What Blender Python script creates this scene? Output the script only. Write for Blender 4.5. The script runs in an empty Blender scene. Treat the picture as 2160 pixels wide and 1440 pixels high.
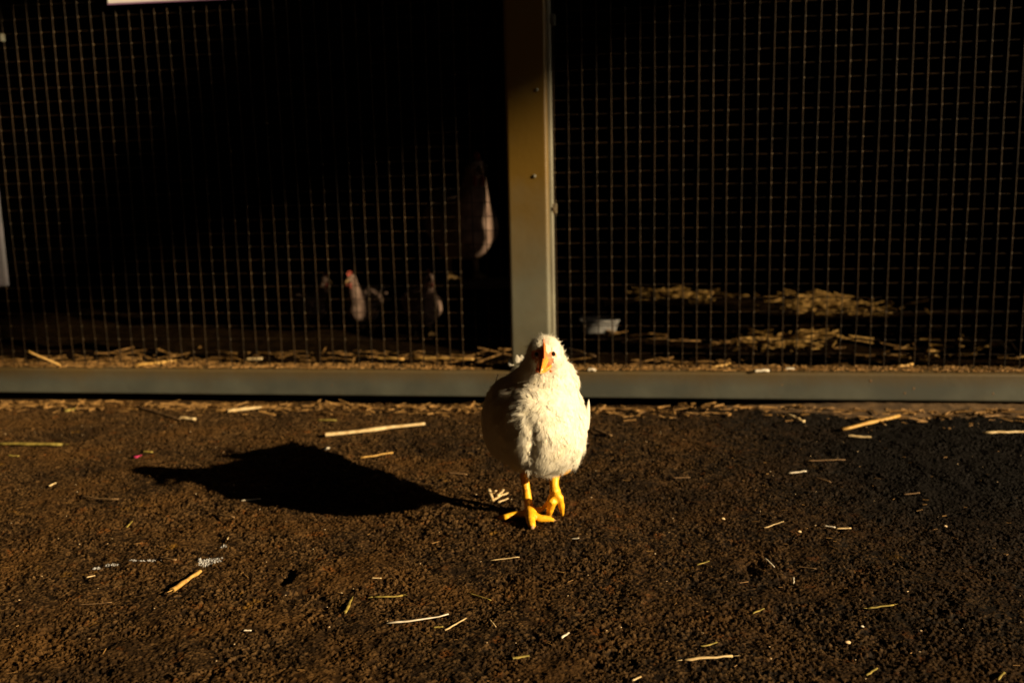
import bpy, math, random
import numpy as np
from mathutils import Vector, Matrix, noise as mnoise

random.seed(7); rng = np.random.default_rng(7)
R = math.radians
C = bpy.context.scene.collection
scene = bpy.context.scene

# ------------------------------------------------------------------ camera
H = 0.456
F, TH, RO, YA, X0, Z0, D0 = 2200, .17949, -.02333, .13927, .0834, .11194, 1.88266   # focal in px of a 2160 px frame, pitch, roll, yaw of the fence

def ray(px, py):
    qx, qy = px-1080, py-720
    c, s = math.cos(-RO), math.sin(-RO)
    a = (qx*c-qy*s)/F; b = -(qx*s+qy*c)/F
    return Vector((a, math.cos(TH)+b*math.sin(TH), -math.sin(TH)+b*math.cos(TH)))
def at(px, py, d):                      # point seen there at horizontal distance d
    r = ray(px, py); return r*(d/r.y)+Vector((0, 0, H))
def gnd(px, py, z=0.0):                 # point of the level z seen there
    r = ray(px, py); return r*((z-H)/r.z)+Vector((0, 0, H))
EX = Vector((math.cos(YA), -math.sin(YA), 0)); EN = Vector((-math.sin(YA), -math.cos(YA), 0))   # along the fence, out of the fence
FO = Vector((0, D0, 0))
def fen(u, z, off=0.0):                 # fence frame -> world
    return FO+EX*u+EN*off+Vector((0, 0, z))
def onfence(px, py, off=0.0):
    r = ray(px, py); t = ((FO+EN*off).dot(EN)-0)/(r.dot(EN)); p = r*t
    return (p-FO).dot(EX), p.z+H

cd = bpy.data.cameras.new('camera'); cam = bpy.data.objects.new('camera', cd); C.objects.link(cam)
c0 = ray(1080, 720); right = (ray(1081, 720)-c0).normalized(); up = (ray(1080, 719)-c0).normalized(); back = -c0.normalized()
m = Matrix((right, up, back)).transposed().to_4x4(); m.translation = Vector((0, 0, H)); cam.matrix_world = m
cd.sensor_width = 36; cd.lens = 36*F/2160; cd.clip_start = .02; cd.clip_end = 500
cd.dof.use_dof = True; cd.dof.focus_distance = 1.07; cd.dof.aperture_fstop = 5.4
scene.camera = cam

# ------------------------------------------------------------------ light
PHI = R(27); EL = R(19.5)
SUNDIR = Vector((math.cos(PHI)*math.cos(EL), -math.sin(PHI)*math.cos(EL), math.sin(EL)))    # towards the sun
w = bpy.data.worlds.new('World'); scene.world = w; w.use_nodes = True
nt = w.node_tree; bg = nt.nodes['Background']; sk = nt.nodes.new('ShaderNodeTexSky'); sk.sky_type = 'NISHITA'
sk.sun_disc = False; sk.sun_elevation = EL; sk.sun_rotation = math.atan2(SUNDIR.x, SUNDIR.y)
nt.links.new(sk.outputs[0], bg.inputs[0]); bg.inputs[1].default_value = .05
sl = bpy.data.lights.new('sun', 'SUN'); so = bpy.data.objects.new('sun', sl); C.objects.link(so)
sl.energy = 5.0; sl.angle = R(.55); sl.color = (1, .76, .44)
so.rotation_euler = SUNDIR.to_track_quat('Z', 'Y').to_euler(); so.location = (5, -3, 3)
scene.view_settings.view_transform = 'Standard'; scene.view_settings.look = 'None'
scene.view_settings.exposure = 1.0; scene.view_settings.gamma = 1; scene.view_settings.use_curve_mapping = False

# ------------------------------------------------------------------ helpers
def tag(o, label=None, cat=None, group=None, kind=None):
    if label: o['label'] = label
    if cat: o['category'] = cat
    if group: o['group'] = group
    if kind: o['kind'] = kind
    return o
def obj(name, me, mat=None, parent=None, loc=None):
    o = bpy.data.objects.new(name, me); C.objects.link(o)
    if mat is not None:
        for q in (mat if isinstance(mat, (list, tuple)) else [mat]): me.materials.append(q)
    if parent is not None: o.parent = parent
    if loc is not None: o.location = loc
    return o
def thing(name, label, cat, loc=(0, 0, 0), group=None):
    o = bpy.data.objects.new(name, None); C.objects.link(o); o.location = loc; o.empty_display_size = .02
    return tag(o, label, cat, group)
def npmesh(name, v, f, smooth=True):
    v = np.asarray(v, np.float32); f = np.asarray(f, np.int32); k = f.shape[1]
    me = bpy.data.meshes.new(name); me.vertices.add(len(v)); me.vertices.foreach_set('co', v.ravel())
    me.loops.add(f.size); me.loops.foreach_set('vertex_index', f.ravel())
    me.polygons.add(len(f)); me.polygons.foreach_set('loop_start', np.arange(0, f.size, k, dtype=np.int32))
    try: me.polygons.foreach_set('loop_total', np.full(len(f), k, np.int32))
    except Exception: pass
    me.update(calc_edges=True); me.validate()
    me.polygons.foreach_set('use_smooth', np.full(len(me.polygons), smooth))
    return me
class MB:                                # collects pieces of ONE mesh
    def __init__(s): s.v = []; s.f = []
    def add(s, v, f):
        n = len(s.v); s.v += [tuple(q) for q in v]; s.f += [tuple(i+n for i in q) for q in f]; return s
    def box(s, x0, x1, y0, y1, z0, z1, M=None):
        v = [Vector((x, y, z)) for x in (x0, x1) for y in (y0, y1) for z in (z0, z1)]
        if M: v = [M(q) for q in v]
        return s.add(v, [(0, 1, 3, 2), (4, 6, 7, 5), (0, 4, 5, 1), (2, 3, 7, 6), (0, 2, 6, 4), (1, 5, 7, 3)])
    def tube(s, pts, rad, n=8, flat=1.0, caps=True, up=Vector((0, 0, 1))):
        pts = [Vector(p) for p in pts]; v = []; f = []
        for i, p in enumerate(pts):
            d = (pts[min(i+1, len(pts)-1)]-pts[max(i-1, 0)]).normalized()
            u_ = up if abs(d.dot(up)) < .95 else Vector((0, 1, 0))
            a = d.cross(u_).normalized(); b = a.cross(d)
            r = rad[i] if isinstance(rad, (list, tuple)) else rad
            for k in range(n):
                t = 2*math.pi*k/n; v.append(p+a*math.cos(t)*r+b*math.sin(t)*r*flat)
        for i in range(len(pts)-1):
            for k in range(n):
                k2 = (k+1) % n; f.append((i*n+k, i*n+k2, (i+1)*n+k2, (i+1)*n+k))
        if caps: f.append(tuple(range(n-1, -1, -1))); f.append(tuple(range((len(pts)-1)*n, len(pts)*n)))
        return s.add(v, f)
    def ell(s, c, r, M=None, nu=20, nv=12):
        c = Vector(c); v = []; f = []
        for j in range(nv+1):
            t = math.pi*j/nv
            for i in range(nu):
                p = 2*math.pi*i/nu; q = Vector((r[0]*math.sin(t)*math.cos(p), r[1]*math.sin(t)*math.sin(p), r[2]*math.cos(t)))
                v.append(c+(M @ q if M else q))
        for j in range(nv):
            for i in range(nu):
                i2 = (i+1) % nu; f.append((j*nu+i, (j+1)*nu+i, (j+1)*nu+i2, j*nu+i2))
        return s.add(v, f)
    def mesh(s, name, smooth=False):
        me = bpy.data.meshes.new(name); me.from_pydata([tuple(q) for q in s.v], [], s.f); me.update()
        for p in me.polygons: p.use_smooth = smooth
        return me
    def build(s, name, mat, parent=None, smooth=False, bevel=0, seg=2, loc=None):
        me = s.mesh(name, smooth)
        if loc is not None:
            me.transform(Matrix.Translation(-Vector(loc)))
        o = obj(name, me, mat, parent)
        if loc is not None: o.location = loc
        if bevel:
            b = o.modifiers.new('bevel', 'BEVEL'); b.width = bevel; b.segments = seg; b.limit_method = 'ANGLE'
        return o

def mat(name, c1, c2=None, scale=30, rough=.8, stretch=(1, 1, 1), spec=.3, metal=0, bump=0, bscale=None, coord='Object', c3=None, s3=6, t3=.6, w3=.08, detail=5, trans=0, zr=None):
    m = bpy.data.materials.new(name); m.use_nodes = True; n = m.node_tree; L = n.links
    p = n.nodes['Principled BSDF']; p.inputs['Roughness'].default_value = rough
    p.inputs['Specular IOR Level'].default_value = spec; p.inputs['Metallic'].default_value = metal
    tc = n.nodes.new('ShaderNodeTexCoord'); mp = n.nodes.new('ShaderNodeMapping'); mp.inputs['Scale'].default_value = stretch
    L.new(tc.outputs[coord], mp.inputs[0])
    nz = n.nodes.new('ShaderNodeTexNoise'); nz.inputs['Scale'].default_value = scale; nz.inputs['Detail'].default_value = detail
    L.new(mp.outputs[0], nz.inputs['Vector'])
    cr = n.nodes.new('ShaderNodeValToRGB'); cr.color_ramp.elements[0].position = .35; cr.color_ramp.elements[1].position = .68
    cr.color_ramp.elements[0].color = (*c1, 1); cr.color_ramp.elements[1].color = (*(c2 or c1), 1)
    L.new(nz.outputs['Fac'], cr.inputs[0]); col = cr.outputs[0]
    if c3:
        n3 = n.nodes.new('ShaderNodeTexNoise'); n3.inputs['Scale'].default_value = s3; n3.inputs['Detail'].default_value = 6; n3.inputs['Roughness'].default_value = .65
        L.new(tc.outputs[coord], n3.inputs['Vector'])
        r3 = n.nodes.new('ShaderNodeMapRange'); r3.inputs[1].default_value = t3; r3.inputs[2].default_value = t3+w3
        L.new(n3.outputs['Fac'], r3.inputs[0])
        f3 = r3.outputs[0]
        if zr:
            sx = n.nodes.new('ShaderNodeSeparateXYZ'); L.new(tc.outputs['Object'], sx.inputs[0]); za = n.nodes.new('ShaderNodeMapRange'); L.new(sx.outputs[2], za.inputs[0])
            za.inputs[1].default_value, za.inputs[2].default_value = zr; zm = n.nodes.new('ShaderNodeMath'); zm.operation = 'ADD'; zm.use_clamp = True; zm.inputs[1].default_value = 0
            mr = n.nodes.new('ShaderNodeMath'); mr.operation = 'MULTIPLY_ADD'; L.new(n3.outputs['Fac'], mr.inputs[0]); mr.inputs[1].default_value = .8; mr.inputs[2].default_value = -.4
            L.new(za.outputs[0], zm.inputs[0]); L.new(mr.outputs[0], zm.inputs[1]); f3 = zm.outputs[0]
        mx = n.nodes.new('ShaderNodeMix'); mx.data_type = 'RGBA'; L.new(f3, mx.inputs[0]); L.new(col, mx.inputs[6]); mx.inputs[7].default_value = (*c3, 1)
        col = mx.outputs[2]
    L.new(col, p.inputs['Base Color'])
    if bump:
        nb = n.nodes.new('ShaderNodeTexNoise'); nb.inputs['Scale'].default_value = bscale or scale*2; nb.inputs['Detail'].default_value = 4
        L.new(mp.outputs[0], nb.inputs['Vector'])
        b = n.nodes.new('ShaderNodeBump'); b.inputs['Strength'].default_value = 1; b.inputs['Distance'].default_value = bump
        L.new(nb.outputs['Fac'], b.inputs['Height']); L.new(b.outputs[0], p.inputs['Normal'])
    if trans:
        tr = n.nodes.new('ShaderNodeBsdfTranslucent'); L.new(col, tr.inputs[0]); ms = n.nodes.new('ShaderNodeMixShader'); ms.inputs[0].default_value = trans
        L.new(p.outputs[0], ms.inputs[1]); L.new(tr.outputs[0], ms.inputs[2]); L.new(ms.outputs[0], n.nodes['Material Output'].inputs[0])
    return m

# ------------------------------------------------------------------ ground (one sheet: a finely modelled asphalt patch inside a plain that reaches the horizon)
GX0, GX1, GY0, GY1, GS = -1.16, 1.00, .68, 1.95, .0012
nx = int((GX1-GX0)/GS)+1; ny = int((GY1-GY0)/GS)+1
gx = GX0+np.arange(nx)*GS; gy = GY0+np.arange(ny)*GS
XX, YY = np.meshgrid(gx, gy)
def worley(X, Y, s, seed, jit=.9):
    r = np.random.default_rng(seed); n = 1024
    jx = (r.random((n, n))-.5)*jit+.5; jy = (r.random((n, n))-.5)*jit+.5; hh = r.random((n, n))
    u = X/s+400; v = Y/s+400; iu = np.floor(u).astype(int); iv = np.floor(v).astype(int)
    best = np.full(X.shape, 9.); hb = np.zeros(X.shape); sec = np.full(X.shape, 9.)
    for a in (-1, 0, 1):
        for b in (-1, 0, 1):
            i = (iu+a) % n; j = (iv+b) % n
            d = np.hypot(u-(iu+a+jx[i, j]), v-(iv+b+jy[i, j])); mk = d < best
            sec = np.where(mk, best, np.minimum(sec, d)); best = np.where(mk, d, best); hb = np.where(mk, hh[i, j], hb)
    return best, sec, hb
def fnoise(shape, lo, seed, px=GS, slope=1.0):      # smooth random field, features about lo metres
    r = np.random.default_rng(seed); f = np.fft.rfft2(r.standard_normal(shape))
    ky = np.fft.fftfreq(shape[0], px)[:, None]; kx = np.fft.rfftfreq(shape[1], px)[None]; k = np.hypot(kx, ky)
    g = np.fft.irfft2(f*np.exp(-(k*lo)**2), shape); return g/g.std()
wx_ = fnoise(XX.shape, .004, 21)*.0009; wy_ = fnoise(XX.shape, .004, 22)*.0009
f1, f2, h1 = worley(XX+wx_, YY+wy_, .0048, 1); e1 = np.clip((f2-f1-.07)/.26, 0, 1)*np.clip((h1-.10)/.12, 0, 1)
g1, g2, h2 = worley(XX+.3+wy_*2, YY+wx_*2, .0080, 2); e2 = np.clip((g2-g1)/.30, 0, 1)
wear = np.clip(fnoise(XX.shape, .05, 5)*.25+.55, .15, 1)            # clogged smooth areas against open coarse ones
kk = (.35+.9*wear)
HT = (e1**.7*(.35+.65*h1)-1)*.0030*kk+(np.sqrt(e2)-1)*.0013*h2*kk
GR = (e1*(.22+.78*((h1*7.31) % 1))*np.clip(.3+e2, 0, 1)).astype(np.float32)
HT += fnoise(XX.shape, .0014, 3)*.00040*kk+fnoise(XX.shape, .030, 4)*.0007+fnoise(XX.shape, .2, 6)*.0012
holes = fnoise(XX.shape, .006, 8); HT -= np.clip(holes-1.9, 0, 1.2)*.0016
def blob(px, py, rx, ry, h, p=2):
    g = gnd(px, py); q = ((XX-g.x)/rx)**2+((YY-g.y)/ry)**2; return h*np.exp(-q**(p/2))
HT += blob(605, 1222, .008, .018, -.007, 4)+blob(630, 1250, .014, .007, -.006, 4)+blob(650, 1262, .018, .004, -.004, 4)
HT += blob(800, 1205, .024, .02, .005)+blob(690, 1210, .04, .03, .003)+blob(1580, 1200, .01, .02, -.004, 4)+blob(470, 1330, .05, .03, .003)
edge = np.minimum.reduce([XX-GX0, GX1-XX, YY-GY0, GY1-YY]); HT = np.where(edge < .0005, 0, HT+.0012).astype(np.float32)
idx = np.arange(nx*ny).reshape(ny, nx)
gf = np.stack([idx[:-1, :-1], idx[:-1, 1:], idx[1:, 1:], idx[1:, :-1]], -1).reshape(-1, 4)
gv = np.stack([XX, YY, HT], -1).reshape(-1, 3)
BIG = 120
ov = np.array([(GX0, GY0, 0), (GX1, GY0, 0), (GX1, GY1, 0), (GX0, GY1, 0), (-BIG, -BIG, 0), (BIG, -BIG, 0), (BIG, BIG, 0), (-BIG, BIG, 0)], float)
n0 = len(gv); of = np.array([(n0+4, n0+5, n0+1, n0), (n0+5, n0+6, n0+2, n0+1), (n0+6, n0+7, n0+3, n0+2), (n0+7, n0+4, n0, n0+3)])
def gh(x, y, w=1):
    i = int(round((y-GY0)/GS)); j = int(round((x-GX0)/GS))
    if not (w <= i < ny-w and w <= j < nx-w): return 0.0
    return float(HT[i-w:i+w+1, j-w:j+w+1].max())

gm = bpy.data.materials.new('asphalt'); gm.use_nodes = True; N = gm.node_tree; L = N.links
P = N.nodes['Principled BSDF']; P.inputs['Roughness'].default_value = .75; P.inputs['Specular IOR Level'].default_value = .10
tc = N.nodes.new('ShaderNodeTexCoord')
def NZ(scale, detail=5, rough=.6):
    z = N.nodes.new('ShaderNodeTexNoise'); z.inputs['Scale'].default_value = scale; z.inputs['Detail'].default_value = detail; z.inputs['Roughness'].default_value = rough
    L.new(tc.outputs['Object'], z.inputs['Vector']); return z.outputs['Fac']
def RG(src, a, b, lo=0, hi=1):
    r = N.nodes.new('ShaderNodeMapRange'); r.inputs[1].default_value = a; r.inputs[2].default_value = b; r.inputs[3].default_value = lo; r.inputs[4].default_value = hi
    L.new(src, r.inputs[0]); return r.outputs[0]
def MX(fac, a, b):
    q = N.nodes.new('ShaderNodeMix'); q.data_type = 'RGBA'
    if hasattr(fac, 'links'): L.new(fac, q.inputs[0])
    else: q.inputs[0].default_value = fac
    for s, i in ((a, 6), (b, 7)):
        if hasattr(s, 'links'): L.new(s, q.inputs[i])
        else: q.inputs[i].default_value = (*s, 1)
    return q.outputs[2]
def MU(a, b, op='MULTIPLY'):
    q = N.nodes.new('ShaderNodeMath'); q.operation = op
    for s, i in ((a, 0), (b, 1)):
        if hasattr(s, 'links'): L.new(s, q.inputs[i])
        else: q.inputs[i].default_value = s
    return q.outputs[0]
at_ = N.nodes.new('ShaderNodeAttribute'); at_.attribute_name = 'grain'
gr = RG(at_.outputs['Fac'], .12, .80)
col = MX(gr, (.0016, .0009, .0004), (.098, .056, .022))
col = MX(MU(gr, RG(NZ(170), .52, .66, 0, .8)), col, (.17, .098, .038))
col = MX(MU(RG(NZ(9), .45, .68, 0, .7), RG(at_.outputs['Fac'], -.3, .35)), col, (.078, .036, .008))                  # dusty areas
col = MX(MU(RG(NZ(34), .60, .68), RG(NZ(300), .4, .6)), col, (.15, .05, .008))  # rust and moss flecks
col = MX(MU(RG(NZ(13), .66, .70), RG(NZ(160), .4, .55)), col, (.17, .085, .010))
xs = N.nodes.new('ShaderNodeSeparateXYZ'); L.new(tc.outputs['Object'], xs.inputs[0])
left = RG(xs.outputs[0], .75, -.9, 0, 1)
col = MX(MU(MU(left, .40), RG(at_.outputs['Fac'], -.2, .4)), col, (.080, .040, .011))                                   # brown tone grows towards the left
dark_corner = MU(RG(MU(xs.outputs[0], MU(NZ(3), .5), 'ADD'), .50, .80), RG(xs.outputs[1], 1.05, 1.3))
col = MX(dark_corner, col, (.006, .005, .004))                                         # darker far corner on the right
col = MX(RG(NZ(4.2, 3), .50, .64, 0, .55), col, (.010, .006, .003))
dark_right = MU(RG(MU(xs.outputs[0], MU(NZ(2.2), .6), 'ADD'), .10, 1.0), .80)
col = MX(dark_right, col, (.004, .003, .0025))  # ground colour darkens gradually towards the right, broken up by noise
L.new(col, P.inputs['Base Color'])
b = N.nodes.new('ShaderNodeBump'); b.inputs['Distance'].default_value = .0006; b.inputs['Strength'].default_value = .8
L.new(NZ(600, 4, .7), b.inputs['Height']); L.new(b.outputs[0], P.inputs['Normal'])
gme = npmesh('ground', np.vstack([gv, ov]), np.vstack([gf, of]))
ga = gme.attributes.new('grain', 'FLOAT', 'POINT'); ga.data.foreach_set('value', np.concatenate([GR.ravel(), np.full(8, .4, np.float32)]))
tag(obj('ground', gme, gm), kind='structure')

# ------------------------------------------------------------------ materials
M = dict(
 galv=mat('galvanised_steel', (.060, .063, .052), (.095, .095, .075), 14, .55, spec=.5, c3=(.09, .05, .012), s3=5, t3=.50, w3=.2, bump=.0003, bscale=90),
 post=mat('post_steel', (.095, .092, .066), (.13, .125, .092), 10, .5, spec=.5, c3=(.105, .058, .003), s3=14, zr=(.20, .42), bump=.0003, bscale=90),
 lip=mat('post_lip_steel', (.13, .12, .09), (.19, .18, .135), 14, .5, spec=.5, c3=(.10, .055, .01), s3=14, t3=.62, bump=.0003, bscale=90),
 rail=mat('rail_steel', (.055, .060, .052), (.085, .090, .074), 14, .55, spec=.5, c3=(.085, .055, .018), s3=16, zr=(.038, .066), bump=.0003, bscale=90),
 weld=mat('weld_spots', (.03, .020, .010), (.11, .075, .036), 300, .5, spec=.3),
 wire=mat('weathered_wire', (.005, .003, .0014), (.026, .0138, .0046), 22, .6, spec=.15),
 wood=mat('dark_timber', (.025, .018, .012), (.05, .036, .022), 8, .85, stretch=(1, 1, 8), bump=.001),
 tin=mat('roof_sheet', (.05, .05, .05), (.08, .075, .07), 4, .7),
 soil=mat('coop_soil', (.004, .0025, .0012), (.012, .007, .003), 40, .95, spec=.0, bump=.004, bscale=60),
 conc=mat('concrete', (.045, .026, .011), (.125, .072, .030), 30, .9, bump=.002, bscale=70),
 golden=mat('golden_straw', (.34, .19, .045), (.56, .35, .11), 120, .5, c3=(.28, .14, .04), s3=60, t3=.58),
 pale=mat('pale_straw', (.40, .28, .13), (.64, .50, .29), 110, .5, c3=(.45, .27, .10), s3=40, t3=.60),
 white=mat('bleached_straw', (.45, .39, .30), (.68, .62, .52), 120, .6),
 olive=mat('olive_straw', (.13, .105, .02), (.32, .24, .055), 120, .6),
 brown=mat('brown_stem', (.09, .05, .025), (.20, .12, .05), 100, .7),
 litter=mat('litter_straw', (.09, .045, .010), (.36, .20, .065), 45, .6, coord='Object'),
 heap=mat('heap_straw', (.12, .062, .012), (.50, .31, .09), 60, .6),
 hencomb=mat('dull_red_comb', (.16, .025, .015), (.22, .04, .025), 80, .6),
 henbeak=mat('dull_horn', (.10, .06, .02), (.16, .1, .04), 80, .6),
 plast=mat('white_plastic', (.55, .55, .56), (.68, .68, .70), 20, .4, spec=.5),
 tub=mat('dull_plastic', (.20, .20, .205), (.34, .34, .345), 30, .6),
 grey=mat('greyish_plastic', (.06, .062, .07), (.11, .10, .12), 12, .5),
 sign=mat('sign_face', (.72, .70, .72), (.80, .78, .78), 10, .4, spec=.5),
 purple=mat('sign_edge', (.25, .12, .28), (.30, .16, .32), 20, .5),
 feather=mat('feather_white', (.76, .71, .59), (.85, .81, .71), 90, .75, spec=.15, c3=(.72, .63, .43), s3=28, t3=.56, w3=.2, trans=.05),
 down=mat('under_plumage', (.72, .66, .52), (.82, .77, .64), 120, .9, spec=.1, bump=.0012, bscale=260),
 leg=mat('yellow_leg_skin', (.80, .38, .012), (.86, .47, .02), 160, .45, spec=.4, c3=(.50, .20, .02), s3=130, t3=.56, bump=.0005, bscale=420),
 beak=mat('horn_beak', (.70, .20, .02), (.80, .33, .05), 260, .32, spec=.5),
 horn=mat('pale_beak_tip', (.70, .42, .14), (.78, .52, .22), 150, .3, spec=.5),
 comb=mat('orange_red_comb', (.72, .10, .02), (.82, .22, .04), 250, .5, spec=.4, bump=.0004, bscale=700),
 eye=mat('dark_eye', (.012, .008, .005), (.012, .008, .005), 10, .08, spec=.8),
 iris=mat('amber_iris', (.35, .20, .03), (.45, .28, .05), 300, .2, spec=.5),
 skin=mat('pink_face_skin', (.62, .17, .07), (.70, .34, .18), 320, .6, spec=.3, bump=.0004, bscale=700),
 claw=mat('pale_claw', (.22, .13, .05), (.34, .21, .09), 100, .4),
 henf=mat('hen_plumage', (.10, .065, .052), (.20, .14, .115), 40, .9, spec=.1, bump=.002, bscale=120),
 pink=mat('pink_petal', (.55, .03, .12), (.65, .06, .2), 100, .6),
 lime=mat('white_dropping', (.22, .22, .23), (.42, .42, .43), 500, .9),
 leaf=mat('leaf_green', (.04, .07, .02), (.09, .12, .03), 9, .7),
 bark=mat('bark', (.06, .045, .03), (.12, .09, .06), 12, .9),
 pebble=mat('pale_pebble', (.45, .32, .18), (.6, .45, .28), 80, .7),
)

# ------------------------------------------------------------------ the coop front: mesh, post, rail
coop = thing('chicken_coop', 'dark timber hen coop with a galvanised steel frame and square wire mesh front', 'coop', FO)
def cparent(o): o.matrix_parent_inverse = Matrix.Translation(-FO); return o
P_ = .025
mb = MB(); r_ = .00095
u0, u1, zt = -2.1, 3.7, 1.5
nc0 = int((u0-X0)/P_); nc1 = int((u1-X0)/P_)
zb = .066
wob = lambda a: .0016*math.sin(a*7.1)+.001*math.sin(a*17.7+1)
for c in range(nc0, nc1):
    u = X0+c*P_
    if u < 1.6 and u > -1.5: pts = [fen(u+.0006*math.sin(k*1.3+c*2.1), zb+(zt-zb)*k/14, wob(u+k*.1)) for k in range(15)]
    else: pts = [fen(u, zb, 0), fen(u, zt, 0)]
    mb.tube(pts, r_*(.9+.2*random.random()), 6, caps=False, up=Vector((0, 1, 0)))
zr = Z0+H
k = int((zb-zr)/P_)+1
while zr+k*P_ < zt:
    z = zr+k*P_
    pts = [fen(u0+(u1-u0)*i/56, z+.0005*math.sin(i*1.7+k), wob(u0+(u1-u0)*i/56+((z-zb)/(zt-zb)*14)*.1)-.0019) for i in range(57)]
    mb.tube(pts, r_*.68, 6, caps=False)
    k += 1
# weld spots of the part in view
nwf = len(mb.f)
k = int((zb-zr)/P_)+1
for c in range(nc0, nc1):
    u = X0+c*P_
    if not -1.15 < u < 1.05: continue
    for kk in range(k, 34):
        z = zr+kk*P_
        if z < .76: 
            q = fen(u, z, wob(u+((z-zb)/(zt-zb)*14)*.1)-.0006)
            mb.ell(q, (.0016, .0013, .0016), nu=6, nv=4)
wmo = cparent(mb.build('wire_mesh', [M['wire'], M['weld']], coop, smooth=True))
wmi = np.zeros(len(wmo.data.polygons), np.int32); wmi[nwf:] = 1; wmo.data.polygons.foreach_set('material_index', wmi)

pu0, _ = onfence(1072, 500, .03); pu1, _ = onfence(1158, 500, .03)
fm = lambda q: fen(q.x, q.z, q.y)
post = MB().box(pu0, pu1, .001+.003, .032, .0655, 1.9, fm)
post = cparent(post.build('post', M['post'], coop, bevel=.006, seg=4))
lip = MB().box(pu1-.004, pu1+.007, .004, .018, .0655, 1.9, fm)
cparent(lip.build('post_lip', M['lip'], coop, bevel=.003, seg=3))
for (cx, cy) in ((1166, 440), (1163, 42)):
    u, z = onfence(cx, cy, .012)
    b_ = MB().box(u-.003, u+.007, .002, .017, z-.009, z+.009, fm)
    b_.box(u+.0005, u+.004, .017, .0195, z-.0035, z+.0035, fm)
    cparent(b_.build('mesh_clip', M['galv'], coop, bevel=.0015))
for (cx, cy) in ((1132, 190), (1127, 372)):
    u, z = onfence(cx, cy, .032)
    cparent(MB().ell(fen(u, z, .032), (.0035, .0025, .0035), nu=10, nv=6).build('rivet', M['galv'], coop, smooth=True))
u, z = onfence(2, 80, .01)
cparent(MB().box(u-.008, u+.004, .002, .014, z-.007, z+.007, fm).build('mesh_clip', M['galv'], coop, bevel=.0015))
rail = MB().box(-2.2, 3.8, -.034, .031, .016, .0648, fm)
cparent(rail.build('bottom_rail', M['rail'], coop, bevel=.004, seg=3))
for (cx, cy, r) in ((1837, 803, .0028), (1928, 819, .0026), (1909, 829, .0022), (1650, 812, .0016), (700, 812, .0018), (2095, 830, .002)):
    u, z = onfence(cx, cy, .031)
    cparent(MB().ell(fen(u, z, .0308), (r, .0006, r*.9), nu=10, nv=6).build('rust_spot', M['brown'], coop, smooth=True))
# shell of the coop
bd = MB()
bd.box(-2.2, -1.5, -.03, .02, .066, 1.9, fm)
cparent(bd.build('front_boarding', M['wood'], coop))
for a_ in (-2.25, 3.8): cparent(MB().box(a_, a_+.05, -3.2, .03, 0, 1.95, fm).build('side_wall', M['wood'], coop))
cparent(MB().box(-2.25, 3.85, -3.25, -3.2, 0, 1.95, fm).build('back_wall', M['wood'], coop))
cparent(MB().box(-2.3, 3.9, -3.3, .25, 1.951, 1.99, fm).build('roof', M['tin'], coop))
cparent(MB().box(-2.2, 3.8, -.02, .02, 1.5, 1.95, fm).build('fascia', M['wood'], coop))
# unseen boards added right of the view, gaps placed to shape sunlight inside
bd = MB()
SH = [(.955, 1.03, []), (1.03, 1.055, [(.63, .70)]), (1.055, 1.105, []), (1.105, 1.125, [(.615, .72)]), (1.125, 1.155, []), (1.155, 1.20, [(.575, .665)]), (1.20, 1.202, []),
      (1.212, 1.29, [(.72, 1.02)]), (1.30, 1.405, []), (1.405, 1.47, [(.22, .34), (.38, .5)]), (1.47, 1.53, [(.22, .33), (.37, .52)]), (1.53, 1.635, [(.22, .3), (.35, .5), (.54, .625)]), (1.635, 1.80, [(.39, .51)]), (1.80, 3.05, []),
      (3.05, 3.2, [(.93, 1.03)]), (3.2, 3.62, [(.95, 1.20), (1.23, 1.30)]), (3.62, 3.79, [])]
for a, b2, gp in SH:
    zz = [.066]+[q for g in gp for q in g]+[1.5]
    zz = [q-.008 if 0 < i < len(zz)-1 else q for i, q in enumerate(zz)]
    for q in range(0, len(zz), 2): bd.box(a-.02, b2-.02, -.009, -.006, zz[q], zz[q+1], fm)
cparent(bd.build('sun_mask_boards', M['wood'], coop))
# coop floor: part of the coop
nfx, nfy = 150, 90; fv = []; 
for j in range(nfy+1):
    for i in range(nfx+1):
        u = -2.19+5.98*i/nfx; o = -.036-3.15*(j/nfy)**1.5
        z = .034+.012*mnoise.noise(Vector((u*9, o*9, 0)))+.014*mnoise.noise(Vector((u*3, o*3, 5)))
        fv.append(tuple(fen(u, z, o)))
ff = [(j*(nfx+1)+i, j*(nfx+1)+i+1, (j+1)*(nfx+1)+i+1, (j+1)*(nfx+1)+i) for j in range(nfy) for i in range(nfx)]
cparent(obj('floor', npmesh('floor', fv, ff), M['soil'], coop))

# ------------------------------------------------------------------ unseen additions that block light: a canopy over the yard and occluders beyond
sky_blocker = thing('sky_blocker', 'unseen open-sided timber canopy added over the yard to block the sky', 'sky_blocker', (0, -3, 0))
def bp(o): o.matrix_parent_inverse = Matrix.Translation((0, 3, 0)); return o
bp(MB().box(-7, 5.6, -8, 6, 3.3, 3.36).build('roof', M['tin'], sky_blocker))
bp(MB().box(-7.1, -7, -8, 6, 0, 3.3).build('side_wall', M['wood'], sky_blocker))
bp(MB().box(-7, 5.6, -8.1, -8, 0, 3.3).build('back_wall', M['wood'], sky_blocker))
bp(MB().box(-7, 5.6, 6, 6.1, 0, 3.3).build('far_wall', M['wood'], sky_blocker))
bp(MB().box(5.6, 5.7, 2.2, 6, 0, 3.3).build('side_boarding', M['wood'], sky_blocker))
bp(MB().box(5.6, 5.7, -8, -3.6, 0, 3.3).build('side_boarding', M['wood'], sky_blocker))
for y in (-3.4, 2.0): bp(MB().box(5.4, 5.6, y-.1, y+.1, 0, 3.3).build('pillar', M['wood'], sky_blocker))
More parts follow.
